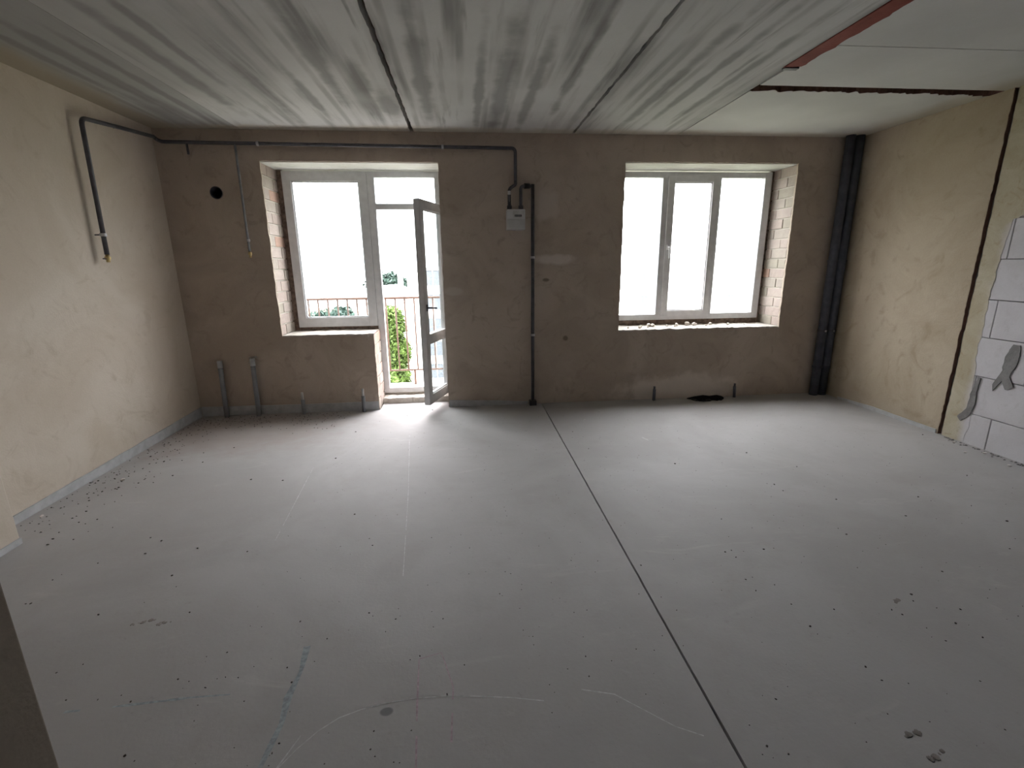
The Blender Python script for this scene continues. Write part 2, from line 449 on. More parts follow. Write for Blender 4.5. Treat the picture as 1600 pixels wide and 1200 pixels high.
# mess in the hole by the wall
bm = bmesh.new()
for i in range(34): stone(bm, (rnd.uniform(5.12, 5.48), rnd.uniform(-0.12, -0.035), -0.08 + rnd.uniform(0, 0.05)), rnd.uniform(0.014, 0.032))
obj('hole_rubble', bm, M_BLACK, floor, kind='stuff')
bm = bmesh.new(); prism(bm, [[(5.06, -0.07), (5.60, -0.07), (5.50, 0.004), (5.44, 0.02), (5.36, 0.012), (5.28, 0.024), (5.18, 0.012), (5.10, -0.004)]], 'y', -0.012, -0.0008)
obj('hole_lining', bm, M_BLACK, floor)  # black lining on the wall side of the hole

def chalk(pts, w, mat):
    bm = bmesh.new()
    segs = []
    for a, b in zip(pts, pts[1:]):
        n = max(1, int(math.dist(a, b) / 0.05))
        for i in range(n): segs.append(tuple(a[k] + (b[k] - a[k]) * i / n for k in (0, 1)))
    segs.append(pts[-1])
    prev = None
    for i, p in enumerate(segs):
        q = segs[min(i + 1, len(segs) - 1)]; o_ = segs[max(i - 1, 0)]
        d = Vector((q[0] - o_[0], q[1] - o_[1])).normalized()
        ww = w * rnd.uniform(0.45, 1.0) / 2
        pair = (bm.verts.new((p[0] - d.y * ww, p[1] + d.x * ww, 0.0006)), bm.verts.new((p[0] + d.y * ww, p[1] - d.x * ww, 0.0006)))
        if prev and rnd.random() > 0.12: bm.faces.new((prev[0], prev[1], pair[1], pair[0]))
        prev = pair
    obj('chalk_line', bm, mat, floor)
chalk([(2.157, -0.83), (2.271, -1.94), (2.345, -2.82)], 0.005, M_CHALK_W)
chalk([(1.516, -1.44), (1.607, -2.43)], 0.005, M_CHALK_W)
chalk([(2.07, -3.72), (2.12, -3.645), (2.17, -3.59), (2.225, -3.55), (2.29, -3.527), (2.366, -3.511), (2.473, -3.502), (2.57, -3.505), (2.672, -3.516), (2.80, -3.535), (2.912, -3.56)], 0.005, M_CHALK_W)
chalk([(3.05, -3.53), (3.159, -3.561), (3.318, -3.697), (3.394, -3.737)], 0.005, M_CHALK_W)
chalk([(2.119, -3.60), (2.08, -3.70)], 0.006, M_CHALK_W)
chalk([(2.468, -3.333), (2.48, -3.54), (2.496, -3.741)], 0.007, M_CHALK_P)
chalk([(2.468, -3.333), (2.552, -3.311), (2.60, -3.47), (2.599, -3.673)], 0.007, M_CHALK_P)
chalk([(1.239, -3.428), (1.39, -3.427), (1.693, -3.415), (1.821, -3.417)], 0.012, M_CHALK_B)
chalk([(2.022, -3.221), (2.037, -3.345), (2.028, -3.452), (2.042, -3.549), (2.03, -3.69)], 0.028, M_CHALK_B)
chalk([(4.16, -1.14), (4.19, -1.22)], 0.012, M_CHALK_W)
chalk([(3.77, -0.62), (3.80, -0.60)], 0.012, M_CHALK_W)
for (x, y, s) in ((1.28, -3.01, 0.045), (1.376, -3.021, 0.025), (4.05, -3.80, 0.03), (4.055, -3.87, 0.035), (4.53, -3.24, 0.02)):
    bm = bmesh.new()
    for k in range(9):
        t = rnd.uniform(-1, 1)
        stone(bm, (x + t * s, y + 0.25 * t * s + rnd.uniform(-0.006, 0.006), -0.0005), rnd.uniform(0.004, 0.012), 0.12)
    obj('spalled_spot', bm, M_SPALL, floor)

# ------------------------------------------------------------------ ceiling
ceil = empty('ceiling', (W / 2, -3, H), 'grey precast concrete slab ceiling with dark damp streaks and open joints', None, None, 'structure')
box('slab_topping', -0.3, W + 0.3, YR - 0.2, 0.6, H + 0.07, H + 0.2, M_DARKGAP, ceil)
def cslab(x0, x1, a0, a1, mat=None):
    y0, y1 = YR, 0.0
    L = [(x0, y1)] + ragged((x0, y1), (x0, y0), a0, 0.035)[1:] + [(x0, y0), (x1, y0)] + ragged((x1, y0), (x1, y1), a1, 0.035)[1:] + [(x1, y1)]
    obj('ceiling_slab', prism(bmesh.new(), [L], 'z', H, H + 0.07), mat or M_CEIL, ceil)
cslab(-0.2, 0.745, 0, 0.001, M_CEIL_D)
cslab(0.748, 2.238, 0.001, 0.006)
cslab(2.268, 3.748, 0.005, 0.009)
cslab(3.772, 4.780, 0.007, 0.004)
# poured strip to the right: three bays with a ragged open gap and a thin seam between
GE = ragged((4.790, -1.205), (W + 0.1, -1.215), 0.038, 0.022) + [(W + 0.1, -1.215)]
L = [(4.790, 0.0)] + GE + [(W + 0.1, 0.0)]
obj('gap_dark', prism(bmesh.new(), [GE + [(p[0], p[1] - 0.004) for p in GE[::-1]]], 'z', H + 0.002, H + 0.069), M_GAPBROWN, ceil)  # brown strip on the bay edge, the gap's shade put into its colour
obj('ceiling_bay', prism(bmesh.new(), [L], 'z', H, H + 0.07), M_CEIL2, ceil)
obj('ceiling_bay', prism(bmesh.new(), [poly([(4.795, -1.318), (4.795, -1.94), (W + 0.1, -1.955), (W + 0.1, -1.322)], [0.002, 0.002, 0, 0.002])], 'z', H, H + 0.07), M_CEIL2, ceil)
obj('ceiling_bay', prism(bmesh.new(), [poly([(4.795, -1.948), (4.795, YR), (W + 0.1, YR), (W + 0.1, -1.963)], [0, 0, 0, 0.002])], 'z', H, H + 0.07), M_CEIL2, ceil)
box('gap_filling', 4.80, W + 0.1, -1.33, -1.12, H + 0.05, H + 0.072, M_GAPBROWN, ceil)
L = [(4.752, -1.63), (4.752, -4.6)] + [(4.872, -4.6)] + ragged((4.872, -4.6), (4.852, -1.66), 0.012, 0.03)[1:] + [(4.852, -1.66)]
obj('trim_1', prism(bmesh.new(), [L], 'z', H - 0.006, H - 0.0005), M_REDOXIDE, None, label='red oxide primed steel flange set flush along the ceiling joint', kind='structure')
box('steel_end', 4.755, 4.85, -1.645, -1.612, H - 0.012, H - 0.0005, M_STEEL, ceil)

# ------------------------------------------------------------------ back wall
X1L, X1R, DXL, Z1B, Z1T = 0.875, 2.478, 1.76, 0.795, 2.392
X2L, X2R, Z2B, Z2T = 4.285, 6.075, 0.765, 2.408
T, YO = 0.022, 0.51
wb = empty('wall_back', (W / 2, 0.2, 0), 'brownish plastered outer wall with two openings set in brick reveals', None, None, 'structure')
def circ(cx, cz, r, n=28): return [(cx + r * math.cos(2 * math.pi * k / n), cz + r * math.sin(2 * math.pi * k / n)) for k in range(n)]
outer = [(0, -0.06), (DXL - 0.004, -0.06)]
o1 = [(DXL, Z1B - 0.012), (X1L, Z1B - 0.012), (X1L, Z1T), (X1R, Z1T), (X1R, -0.06)]
loop1 = []
loop1 += ragged((DXL, -0.06), (DXL, Z1B - 0.012), 0.005)
loop1 += ragged((DXL, Z1B - 0.012), (X1L, Z1B - 0.012), 0.010, 0.02)
loop1 += ragged((X1L, Z1B - 0.012), (X1L, Z1T), 0.006)
loop1 += ragged((X1L, Z1T), (X1R, Z1T), 0.004)
loop1 += ragged((X1R, Z1T), (X1R, -0.06), 0.006)
outline = [(0.0, -0.06)] + loop1 + [(X1R, -0.06), (W, -0.06), (W, H), (0.0, H)]
loop2 = poly([(X2L, Z2B - 0.012), (X2R, Z2B - 0.012), (X2R, Z2T), (X2L, Z2T)], [0.012, 0.005, 0.007, 0.006], 0.02)
VX, VZ, VR = 0.464, 2.12, 0.056
obj('plaster_coat', prism(bmesh.new(), [outline, loop2, circ(VX, VZ, VR)], 'y', 0.0, T), M_PLASTER_BACK, wb)
c = 0.012
core = [(-0.3, -0.3), (DXL - c, -0.3), (DXL - c, Z1B - 0.03), (X1L - c, Z1B - 0.03), (X1L - c, Z1T), (X1R + c, Z1T), (X1R + c, -0.3), (W + 0.3, -0.3), (W + 0.3, H + 0.3), (-0.3, H + 0.3)]
core2 = [(X2L - c, Z2B - 0.03), (X2R + c, Z2B - 0.03), (X2R + c, Z2T), (X2L - c, Z2T)]
obj('masonry_core', prism(bmesh.new(), [core, core2, circ(VX, VZ, VR)], 'y', T, YO), M_MORTAR, wb)
# vent sleeve closed at its far end
bm = bmesh.new()
ri, ro = VR - 0.006, VR - 0.0005
for (ra, ya, rb, yb) in ((ro, -0.004, ri, -0.004), (ri, -0.004, ri, 0.3), (ro, -0.004, ro, 0.3)):
    A = [bm.verts.new((x, ya, z)) for x, z in circ(VX, VZ, ra)]; B = [bm.verts.new((x, yb, z)) for x, z in circ(VX, VZ, rb)]
    for k in range(28): bm.faces.new((A[k], A[(k + 1) % 28], B[(k + 1) % 28], B[k]))
bm.faces.new([bm.verts.new((x, 0.3, z)) for x, z in circ(VX, VZ, ri)])
obj('vent_sleeve', bm, M_DARKPIPE, wb)

# bricks in the reveals
brick_me = {}
def brick_mesh(kind, mi, proud):
    key = (kind, mi)
    if key not in brick_me:
        L = {'s': 0.25, 'h': 0.118}[kind]
        bm = bmesh.new(); bx(bm, -0.02, 0.02, 0, L, 0, 0.088, 0.004)
        me = bpy.data.meshes.new('brick'); bm.to_mesh(me); bm.free(); me.materials.append(M_BRICKS[mi]); brick_me[key] = me
    return brick_me[key]
def reveal(X, sign, z0, z1):
    """X: face position, sign: +1 faces +X; courses of one stretcher and one header"""
    n = int((z1 - z0) / 0.1)
    h = (z1 - z0) / (n + 0.0)
    for i in range(n):
        order = 'sh' if i % 2 else 'hs'
        y = T + 0.003
        for kd in order:
            mi = rnd.choices(range(5), (5, 5, 3, 0.5, 2))[0]
            o = bpy.data.objects.new('brick', brick_mesh(kd, mi, 0))
            o.location = Vector((X - sign * (0.02 + rnd.uniform(0, 0.004)), y, z0 + i * h + 0.004)) - wloc(wb)
            o.scale = (1, 1, (h - 0.012) / 0.088)
            link(o, None, wb, None, None, None, None)
            y += {'s': 0.25, 'h': 0.118}[kd] + 0.009
reveal(X1L, 1, Z1B, Z1T); reveal(DXL, 1, 0.0, Z1B); reveal(X1R, -1, 0.0, Z1T)
reveal(X2L, 1, Z2B, Z2T); reveal(X2R, -1, Z2B, Z2T)
# concrete lintel soffits
box('lintel', X1L - 0.01, X1R + 0.01, T, YO, Z1T - 0.006, Z1T + 0.02, M_LINTEL, wb)
box('lintel', X2L - 0.01, X2R + 0.01, T, YO, Z2T - 0.006, Z2T + 0.02, M_LINTEL, wb)
# rough mortar beds on the sills and the threshold
def bed(x0, x1, y0, y1, z0, zt, amp, seed, mat=None, name='mortar_bed'):
    bm = bmesh.new()
    nx, ny = max(2, int((x1 - x0) / 0.02)), max(2, int((y1 - y0) / 0.025))
    gr = [[None] * (ny + 1) for _ in range(nx + 1)]
    for i in range(nx + 1):
        for j in range(ny + 1):
            x, y = x0 + (x1 - x0) * i / nx, y0 + (y1 - y0) * j / ny
            z = zt + amp * (noise.noise((x * 9 + seed, y * 9, 0)) + 0.7 * noise.noise((x * 30 + seed, y * 30, 3)))
            yy = y + (0.012 * noise.noise((x * 22 + seed, 5, 0)) if j == 0 else 0)
            gr[i][j] = bm.verts.new((x, yy, max(z, z0 + 0.002)))
    for i in range(nx):
        for j in range(ny):
            bm.faces.new((gr[i][j], gr[i + 1][j], gr[i + 1][j + 1], gr[i][j + 1]))
    fr = [bm.verts.new((v.co.x, v.co.y, z0)) for v in [gr[i][0] for i in range(nx + 1)]]
    for i in range(nx): bm.faces.new((gr[i][0], gr[i + 1][0], fr[i + 1], fr[i]))
    bk = [bm.verts.new((v.co.x, v.co.y, z0)) for v in [gr[i][ny] for i in range(nx + 1)]]
    for i in range(nx): bm.faces.new((gr[i][ny], gr[i + 1][ny], bk[i + 1], bk[i]))
    return obj(name, bm, mat or M_SILL, wb)
bed(X1L, DXL + 0.0, 0.004, YO, Z1B - 0.03, Z1B + 0.002, 0.006, 1.0)
bed(X2L, X2R, 0.004, YO, Z2B - 0.03, Z2B + 0.004, 0.009, 7.0)
bed(DXL + 0.005, X1R - 0.005, 0.22, YO, -0.06, 0.058, 0.014, 13.0)

# ------------------------------------------------------------------ side walls
wl = empty('wall_left', (0, -1.1, 0), 'long tan plastered wall with a bent gas pipe and grey edge tape', None, None, 'structure')
box('plaster_face', -0.15, 0.0, -2.4, 0.0, -0.06, H, M_PLASTER_LEFT, wl)
wp = empty('wall_pier', (0.1, -2.4, 0), 'plastered wall pier standing proud of the long tan wall', None, None, 'structure')
box('plaster_face', -0.15, 0.215, YR, -2.29, -0.06, H, M_PLASTER_LEFT, wp, bev=0.006)
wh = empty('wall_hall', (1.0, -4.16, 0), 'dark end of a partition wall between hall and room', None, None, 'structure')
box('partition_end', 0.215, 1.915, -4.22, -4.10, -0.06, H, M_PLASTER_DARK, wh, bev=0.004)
wr_ = empty('wall_rear', (W / 2, YR, 0), 'plain pale wall closing the hall behind', None, None, 'structure')
box('plaster_face', -0.15, W + 0.3, YR - 0.15, YR, -0.06, H, M_BLOCK, wr_)

wr = empty('wall_right', (W, -2, 0), 'wall half tan plaster, half bare aerated concrete blocks, split by a dark crack', None, None, 'structure')
CY = -1.372
ER = ragged((CY - 0.014, H), (CY, -0.06), 0.007, 0.03) + [(CY, -0.06)]
L = [(0.0, -0.06), (0.0, H)] + ER
obj('plaster_coat', prism(bmesh.new(), [L], 'x', W, W + 0.03), M_PLASTER_SIDE, wr)
obj('crack_shade', prism(bmesh.new(), [ER + [(p[0] - 0.003, p[1]) for p in ER[::-1]]], 'x', W + 0.002, W + 0.03), M_GAPBROWN, wr)  # thin strip darkening the crack side, recess shade put into its colour
box('joint_bed', W + 0.03, W + 0.25, YR, 0.0, -0.06, H, M_JOINT, wr)
blk_me = {}
def block_mesh(L_, h_):
    key = (round(L_, 3), round(h_, 3))
    if key not in blk_me:
        bm = bmesh.new(); bx(bm, 0, 0.03, 0, L_, 0, h_, 0.003)
        me = bpy.data.meshes.new('block'); bm.to_mesh(me); bm.free(); me.materials.append(M_BLOCK); blk_me[key] = me
    return blk_me[key]
rows = [(-0.05, 0.25, -1.75), (0.25, 0.555, -1.57), (0.555, 0.86, -1.90), (0.86, 1.148, -1.60), (1.148, 1.45, -1.90), (1.45, 1.742, -1.59), (1.742, 2.04, -1.90), (2.04, 2.34, -1.60), (2.34, 2.64, -1.90)]
YB = -1.408
for z0, z1, vj in rows:
    e = YB
    js = []
    j = vj
    while j > YR: js.append(j); j -= 0.6
    js.append(YR)
    for j in js:
        if e - j > 0.03:
            z0c = max(z0, -0.055)
            o = bpy.data.objects.new('block', block_mesh(e - j - 0.006, z1 - z0c - 0.005))
            o.location = Vector((W + 0.006 + rnd.uniform(0, 0.003), j + 0.003, z0c + 0.0025)) - wloc(wr)
            link(o, None, wr, None, None, None, None)
        e = j
# plaster smeared over the first blocks beside the crack
a = [(-1.402, 0.0), (-1.402, H)]
edge = [(-2.25, H), (-2.15, 2.3), (-1.98, 1.98), (-1.82, 1.80), (-1.66, 1.775), (-1.575, 1.735), (-1.56, 1.6), (-1.545, 1.47), (-1.545, 1.30), (-1.53, 1.15), (-1.545, 0.95), (-1.53, 0.80), (-1.555, 0.60), (-1.56, 0.45), (-1.60, 0.25), (-1.60, 0.12), (-1.585, 0.0)]
L = ragged((-1.405, 0.0), (-1.418, H), 0.006, 0.03) + [(-1.418, H)]
for p, q in zip(edge, edge[1:]): L += ragged(p, q, 0.012, 0.025)
L.append(edge[-1])
obj('plaster_smear', prism(bmesh.new(), [L], 'x', W + 0.0045, W + 0.007), M_SMEAR, wr)
def patch(pts, d):
    L = []
    for i, p in enumerate(pts): L += ragged(p, pts[(i + 1) % len(pts)], 0.008, 0.02)
    obj('mortar_patch', prism(bmesh.new(), [L], 'x', W + 0.002 - d, W + 0.007), M_GREYMORTAR, wr)
patch([(-1.775, 0.84), (-1.82, 0.84), (-1.83, 0.72), (-1.80, 0.60), (-1.84, 0.53), (-1.79, 0.50), (-1.755, 0.56), (-1.71, 0.47), (-1.70, 0.52), (-1.745, 0.64), (-1.74, 0.74)], 0.002)
patch([(-1.585, 0.55), (-1.61, 0.545), (-1.60, 0.42), (-1.61, 0.33), (-1.585, 0.23), (-1.53, 0.17), (-1.50, 0.20), (-1.555, 0.28), (-1.56, 0.40)], 0.003)

# ------------------------------------------------------------------ grey edge tape at the foot of the walls
def tape(name, pts, thick_dir, label, th=0.008):
    """pts: (x, y, top)"""
    bm = bmesh.new()
    ring = []
    sub = []
    for (a, b) in zip(pts, pts[1:]):
        n = max(1, int(math.dist(a[:2], b[:2]) / 0.06))
        for i in range(n): sub.append(tuple(a[k] + (b[k] - a[k]) * i / n for k in range(3)))
    sub.append(pts[-1])
    for i, (x, y, z) in enumerate(sub):
        zt = z + 0.004 * noise.noise((i * 0.4, 3, hash(name) % 7))
        o_ = 0.004 * (0.5 + 0.5 * noise.noise((i * 0.25, 9, 1)))
        dx, dy = thick_dir
        b0 = 0.0005
        ring.append([bm.verts.new(p) for p in ((x, y, b0), (x + dx * th, y + dy * th, b0), (x + dx * (th + o_), y + dy * (th + o_), zt), (x + dx * 0.0005, y + dy * 0.0005, zt))])
    for a, b in zip(ring, ring[1:]):
        for k in range(4): bm.faces.new((a[k], a[(k + 1) % 4], b[(k + 1) % 4], b[k]))
    bm.faces.new(ring[0]); bm.faces.new(ring[-1][::-1])
    obj(name, bm, M_TAPE, None, label=label, kind='structure')
tape('baseboard_left', [(0.001, -0.012, 0.10), (0.001, -1.0, 0.075), (0.001, -2.285, 0.05)], (1, 0), 'grey foam edge tape at the foot of the long tan wall')
tape('baseboard_pier', [(0.216, -2.292, 0.035), (0.216, -4.09, 0.035)], (1, 0), 'grey foam edge tape at the foot of the wall pier')
tape('baseboard_back', [(0.012, -0.001, 0.10), (1.0, -0.001, 0.09), (DXL - 0.005, -0.001, 0.092)], (0, -1), 'grey foam edge tape below the window beside the balcony door')
tape('baseboard_back', [(X1R + 0.003, -0.001, 0.075), (3.0, -0.001, 0.05), (3.32, -0.001, 0.03)], (0, -1), 'grey foam edge tape between balcony door and gas riser')
tape('baseboard_right', [(W - 0.001, -0.25, 0.02), (W - 0.001, -0.7, 0.04), (W - 0.001, -1.36, 0.035)], (-1, 0), 'grey foam edge tape under plastered half of the block wall')

# ------------------------------------------------------------------ windows and balcony door
FY0, FY1 = 0.365, 0.43
def frame_rect(name, x0, x1, z0, z1, w, y0, y1, parent, mat=M_PVC, M=None, sides='lrtb', ws=None):
    """four profiles of one frame"""
    ws = ws or {}
    bm = bmesh.new()
    wl_, wr__, wt, wb_ = (ws.get(k, w) for k in 'lrtb')
    bx(bm, x0, x0 + wl_, y0, y1, z0, z1, 0.004)
    bx(bm, x1 - wr__, x1, y0, y1, z0, z1, 0.004)
    bx(bm, x0 + wl_ - 0.002, x1 - wr__ + 0.002, y0 + 0.0005, y1, z1 - wt, z1, 0.004)
    bx(bm, x0 + wl_ - 0.002, x1 - wr__ + 0.002, y0 + 0.0005, y1, z0, z0 + wb_, 0.004)
    # glazing bead
    a0, a1, c0, c1 = x0 + wl_, x1 - wr__, z0 + wb_, z1 - wt
    b = 0.010
    for (p, q, r_, s) in ((a0, a0 + b, c0, c1), (a1 - b, a1, c0, c1), (a0, a1, c0, c0 + b), (a0, a1, c1 - b, c1)):
        bx(bm, p, q, y0 + 0.014, y0 + 0.034, r_, s)
    if M is not None:
        for v in bm.verts: v.co = M @ v.co
    return obj(name, bm, mat, parent)
def pane(x0, x1, z0, z1, y, parent, M=None):
    return box('pane', x0, x1, y, y + 0.004, z0, z1, M_GLASS, parent, M=M)

w1 = empty('window_1', (1.33, 0.4, Z1B), 'white fixed window joined to the balcony door frame', None, None, 'structure')
frame_rect('frame', 0.925, 1.745, 0.832, 2.376, 0.085, FY0, FY1, w1, ws={'t': 0.095, 'b': 0.098})
pane(1.005, 1.665, 0.925, 2.285, 0.395, w1)
box('sub_sill_profile', 0.93, 1.745, 0.385, 0.43, 0.785, 0.832, M_FOAM, w1)
box('jamb_filler', 0.86, 0.925, 0.39, 0.45, 0.785, 2.39, M_FOAM, w1)

d1 = empty('door_1', (2.1, 0.4, 0.05), 'white glazed balcony door standing open into the room', None, None, 'structure')
bm = bmesh.new()
bx(bm, 1.747, 1.818, FY0, FY1, 0.08, 2.376, 0.004)
bx(bm, 2.415, 2.472, FY0, FY1, 0.08, 2.376, 0.004)
bx(bm, 1.816, 2.417, FY0 + 0.0005, FY1, 2.318, 2.376, 0.004)
bx(bm, 1.816, 2.417, FY0 + 0.0005, FY1, 2.014, 2.072, 0.004)
bx(bm, 1.816, 2.417, FY0 + 0.0005, FY1, 0.08, 0.138, 0.004)
obj('frame', bm, M_PVC, d1)
box('threshold_filler', 1.747, 2.472, 0.385, 0.43, 0.03, 0.08, M_SILL, d1)
box('jamb_filler', 1.735, 1.7465, 0.372, 0.43, 0.05, 0.80, M_FOAM, d1)
pane(1.815, 2.42, 2.07, 2.32, 0.395, d1)
# open sash: hinge on the right post, swung into the room
hx, hy, ang = 2.452, 0.352, math.radians(70.5)
# local sash: x from -0.615 (free) to 0 (hinge), y from -0.06 (room side when shut) to 0
Ms = Matrix.Translation((hx, hy, 0)) @ Matrix.Rotation(ang, 4, 'Z')
SW, SZ0, SZ1 = 0.612, 0.095, 2.045
sash = frame_rect('sash', -SW, 0, SZ0, SZ1, 0.085, -0.06, 0.0, d1, M=Ms, ws={'b': 0.095})
box('mid_rail', -SW + 0.083, -0.083, -0.0595, 0.0, 0.70, 0.80, M_PVC, sash, bev=0.004, M=Ms)
box('pane', -SW + 0.08, -0.08, -0.03, -0.026, 0.79, SZ1 - 0.08, M_GLASS, sash, M=Ms)
box('pane', -SW + 0.08, -0.08, -0.03, -0.026, SZ0 + 0.09, 0.71, M_GLASS, sash, M=Ms)
def handle(M, x, y, z, parent, mat, down):
    bm = bmesh.new()
    bx(bm, x - 0.014, x + 0.014, y - 0.010, y, z - 0.032, z + 0.032, 0.004)
    tube(bm, [(x, y - 0.005, z), (x, y - 0.045, z)] + ([(x + 0.004, y - 0.05, z - 0.12)] if down else [(x + 0.115, y - 0.052, z - 0.012)]), 0.0085, 0.02, 10)
    for v in bm.verts: v.co = M @ v.co
    obj('handle', bm, mat, parent, label='dark lever handle' if not down else None)
handle(Ms, -SW + 0.043, -0.06, 1.06, sash, M_STEEL, False)
for z in (0.25, 1.05, 1.85):
    bm = bmesh.new(); tube(bm, [(hx + 0.005, hy - 0.0, z - 0.05), (hx + 0.005, hy - 0.0, z + 0.05)], 0.0085, 0, 10)
    obj('hinge', bm, M_PVC, d1, smooth=True)

w2 = empty('window_2', (5.18, 0.4, Z2B), 'white three-part window with an opening centre sash above a rubble-strewn sill', None, None, 'structure')
bm = bmesh.new()
zb, zt = 0.825, 2.388
bx(bm, 4.315, 4.375, FY0, FY1, zb, zt, 0.004)
bx(bm, 5.968, 6.045, FY0, FY1, zb, zt, 0.004)
bx(bm, 4.373, 5.97, FY0 + 0.0005, FY1, zt - 0.06, zt, 0.004)
bx(bm, 4.373, 5.97, FY0 + 0.0005, FY1, zb, 0.888, 0.004)
bx(bm, 4.824, 4.905, FY0 + 0.001, FY1, 0.886, zt - 0.058, 0.004)
bx(bm, 5.415, 5.478, FY0 + 0.001, FY1, 0.886, zt - 0.058, 0.004)
obj('frame', bm, M_PVC, w2)
pane(4.372, 4.828, 0.884, 2.33, 0.395, w2)
pane(5.474, 5.972, 0.884, 2.33, 0.395, w2)
s2 = frame_rect('sash', 4.882, 5.44, 0.862, 2.350, 0.067, FY0 - 0.018, FY0 + 0.045, w2)
box('pane', 4.945, 5.378, 0.925, 2.287, 0.383, 0.387, M_GLASS, s2)
handle(Matrix.Identity(4), 4.914, FY0 - 0.018, 1.62, s2, M_PVC, True)
box('sub_sill_profile', 4.32, 6.04, 0.385, 0.43, 0.755, zb, M_FOAM, w2)
box('jamb_filler', 6.045, 6.09, 0.39, 0.45, 0.76, 2.40, M_FOAM, w2)
box('jamb_filler', 4.27, 4.315, 0.39, 0.45, 0.76, 2.40, M_FOAM, w2)

# ------------------------------------------------------------------ pipes
def collar(z, x, y, r, parent, mat, name='pipe_clip'):
    bm = bmesh.new(); tube(bm, [(x, y, z - 0.011), (x, y, z + 0.011)], r, 0, 14)
    return obj(name, bm, mat, parent, smooth=False)

gp = empty('gas_pipe', (0.06, -0.9, 1.5), 'bent dark gas pipe with brass tip hanging on the long tan wall', 'pipe')
pipe('pipe_run', [(0.062, -0.095, 2.56), (0.058, -0.50, 2.525), (0.058, -0.915, 2.485), (0.058, -0.94, 1.56)], 0.0155, M_STEEL, gp, rad=0.05)
pipe('brass_tip', [(0.058, -0.94, 1.56), (0.058, -0.9405, 1.535), (0.058, -0.9407, 1.53), (0.058, -0.941, 1.505)], 0.0125, M_BRASS, gp, rad=0)
collar(1.535, 0.058, -0.9405, 0.019, gp, M_BRASS, 'hex_nut')
pipe('valve_lever', [(0.058, -0.955, 1.53), (0.058, -0.99, 1.53)], 0.004, M_STEEL, gp)
collar(1.70, 0.058, -0.937, 0.022, gp, M_CLIP)
pipe('clip_stem', [(0.045, -0.937, 1.70), (0.0015, -0.937, 1.70)], 0.005, M_STEEL, gp)
pipe('clip_stem', [(0.050, -0.50, 2.525), (0.0015, -0.50, 2.525)], 0.005, M_STEEL, gp)

gb = empty('gas_pipe', (1.6, -0.05, 1.5), 'dark gas pipe running under the ceiling over the balcony door to meter', 'pipe')
pipe('pipe_run', [(0.062, -0.078, 2.555), (0.064, -0.055, 2.545), (0.10, -0.048, 2.53), (3.203, -0.048, 2.508), (3.203, -0.048, 2.225)], 0.0155, M_STEEL, gb, rad=0.04)
pipe('pipe_drop', [(0.704, -0.048, 2.525), (0.703, -0.048, 1.60)], 0.0105, M_GREYPVC, gb)
pipe('brass_tip', [(0.703, -0.048, 1.60), (0.703, -0.048, 1.545)], 0.012, M_BRASS, gb)
collar(1.58, 0.703, -0.048, 0.017, gb, M_BRASS, 'hex_nut')
collar(1.70, 0.703, -0.048, 0.016, gb, M_CLIP)
pipe('clip_stem', [(0.703, -0.04, 1.70), (0.703, -0.0015, 1.70)], 0.005, M_STEEL, gb)
pipe('pipe_drop', [(0.30, -0.048, 2.515), (0.302, -0.048, 2.43)], 0.010, M_STEEL, gb)
for x in (0.9, 2.53):
    bm = bmesh.new(); tube(bm, [(x - 0.01, -0.048, 2.508 + (3.203 - x) * 0.0071), (x + 0.01, -0.048, 2.508 + (3.203 - x) * 0.0071)], 0.021, 0, 14)
    obj('pipe_clip', bm, M_CLIP, gb)
    pipe('clip_stem', [(x, -0.042, 2.508 + (3.203 - x) * 0.0071), (x, -0.0015, 2.508 + (3.203 - x) * 0.0071)], 0.005, M_STEEL, gb)

gr = empty('gas_riser', (3.366, -0.045, 0), 'thin dark gas riser standing between meter and floor on the brown wall', 'pipe')
pipe('pipe_run', [(3.366, -0.045, 0.0), (3.368, -0.045, 2.195)], 0.0175, M_STEEL, gr, rad=0.045)
bm = bmesh.new(); bx(bm, 3.328, 3.404, -0.085, -0.010, 0.0005, 0.052, 0.006); obj('floor_sleeve', bm, M_BLACK, gr)
for z in (0.75, 1.52):
    collar(z, 3.367, -0.045, 0.023, gr, M_CLIP)
    pipe('clip_stem', [(3.367, -0.03, z), (3.367, -0.0015, z)], 0.005, M_STEEL, gr)

gm = empty('gas_meter', (3.195, -0.07, 1.775), 'small pale grey gas meter mounted on the wall between the windows', 'gas meter')
bm = bmesh.new(); bx(bm, 3.110, 3.284, -0.135, -0.012, 1.776, 1.962, 0.008); obj('case', bm, M_METER, gm)
bm = bmesh.new(); bx(bm, 3.112, 3.282, -0.143, -0.1345, 1.779, 1.864, 0.003); obj('lower_cover', bm, M_METER, gm)
bm = bmesh.new(); bx(bm, 3.112, 3.282, -0.141, -0.1345, 1.872, 1.959, 0.003); up = obj('upper_cover', bm, M_METER2, gm)
bm = bmesh.new(); bx(bm, 3.165, 3.272, -0.1445, -0.1405, 1.882, 1.948, 0.0015); dp = obj('dial_plate', bm, M_PALEPVC, gm)
bm = bmesh.new(); bx(bm, 3.182, 3.248, -0.1465, -0.144, 1.893, 1.911, 0.0008); cw = obj('counter_window', bm, M_BLACK, dp)
for k in range(7):
    bm = bmesh.new(); bx(bm, 3.187 + k * 0.0082, 3.1925 + k * 0.0082, -0.1470, -0.1463, 1.8965, 1.9075); obj('number_wheel', bm, M_GREYPVC, dp)
pipe('outlet_pipe', [(3.139, -0.075, 1.99), (3.139, -0.072, 2.15), (3.203, -0.05, 2.19), (3.203, -0.048, 2.224)], 0.0155, M_STEEL, gm, rad=0.03)
pipe('inlet_bend', [(3.249, -0.075, 1.99), (3.249, -0.070, 2.175), (3.349, -0.046, 2.178)], 0.0155, M_STEEL, gm, rad=0.035)
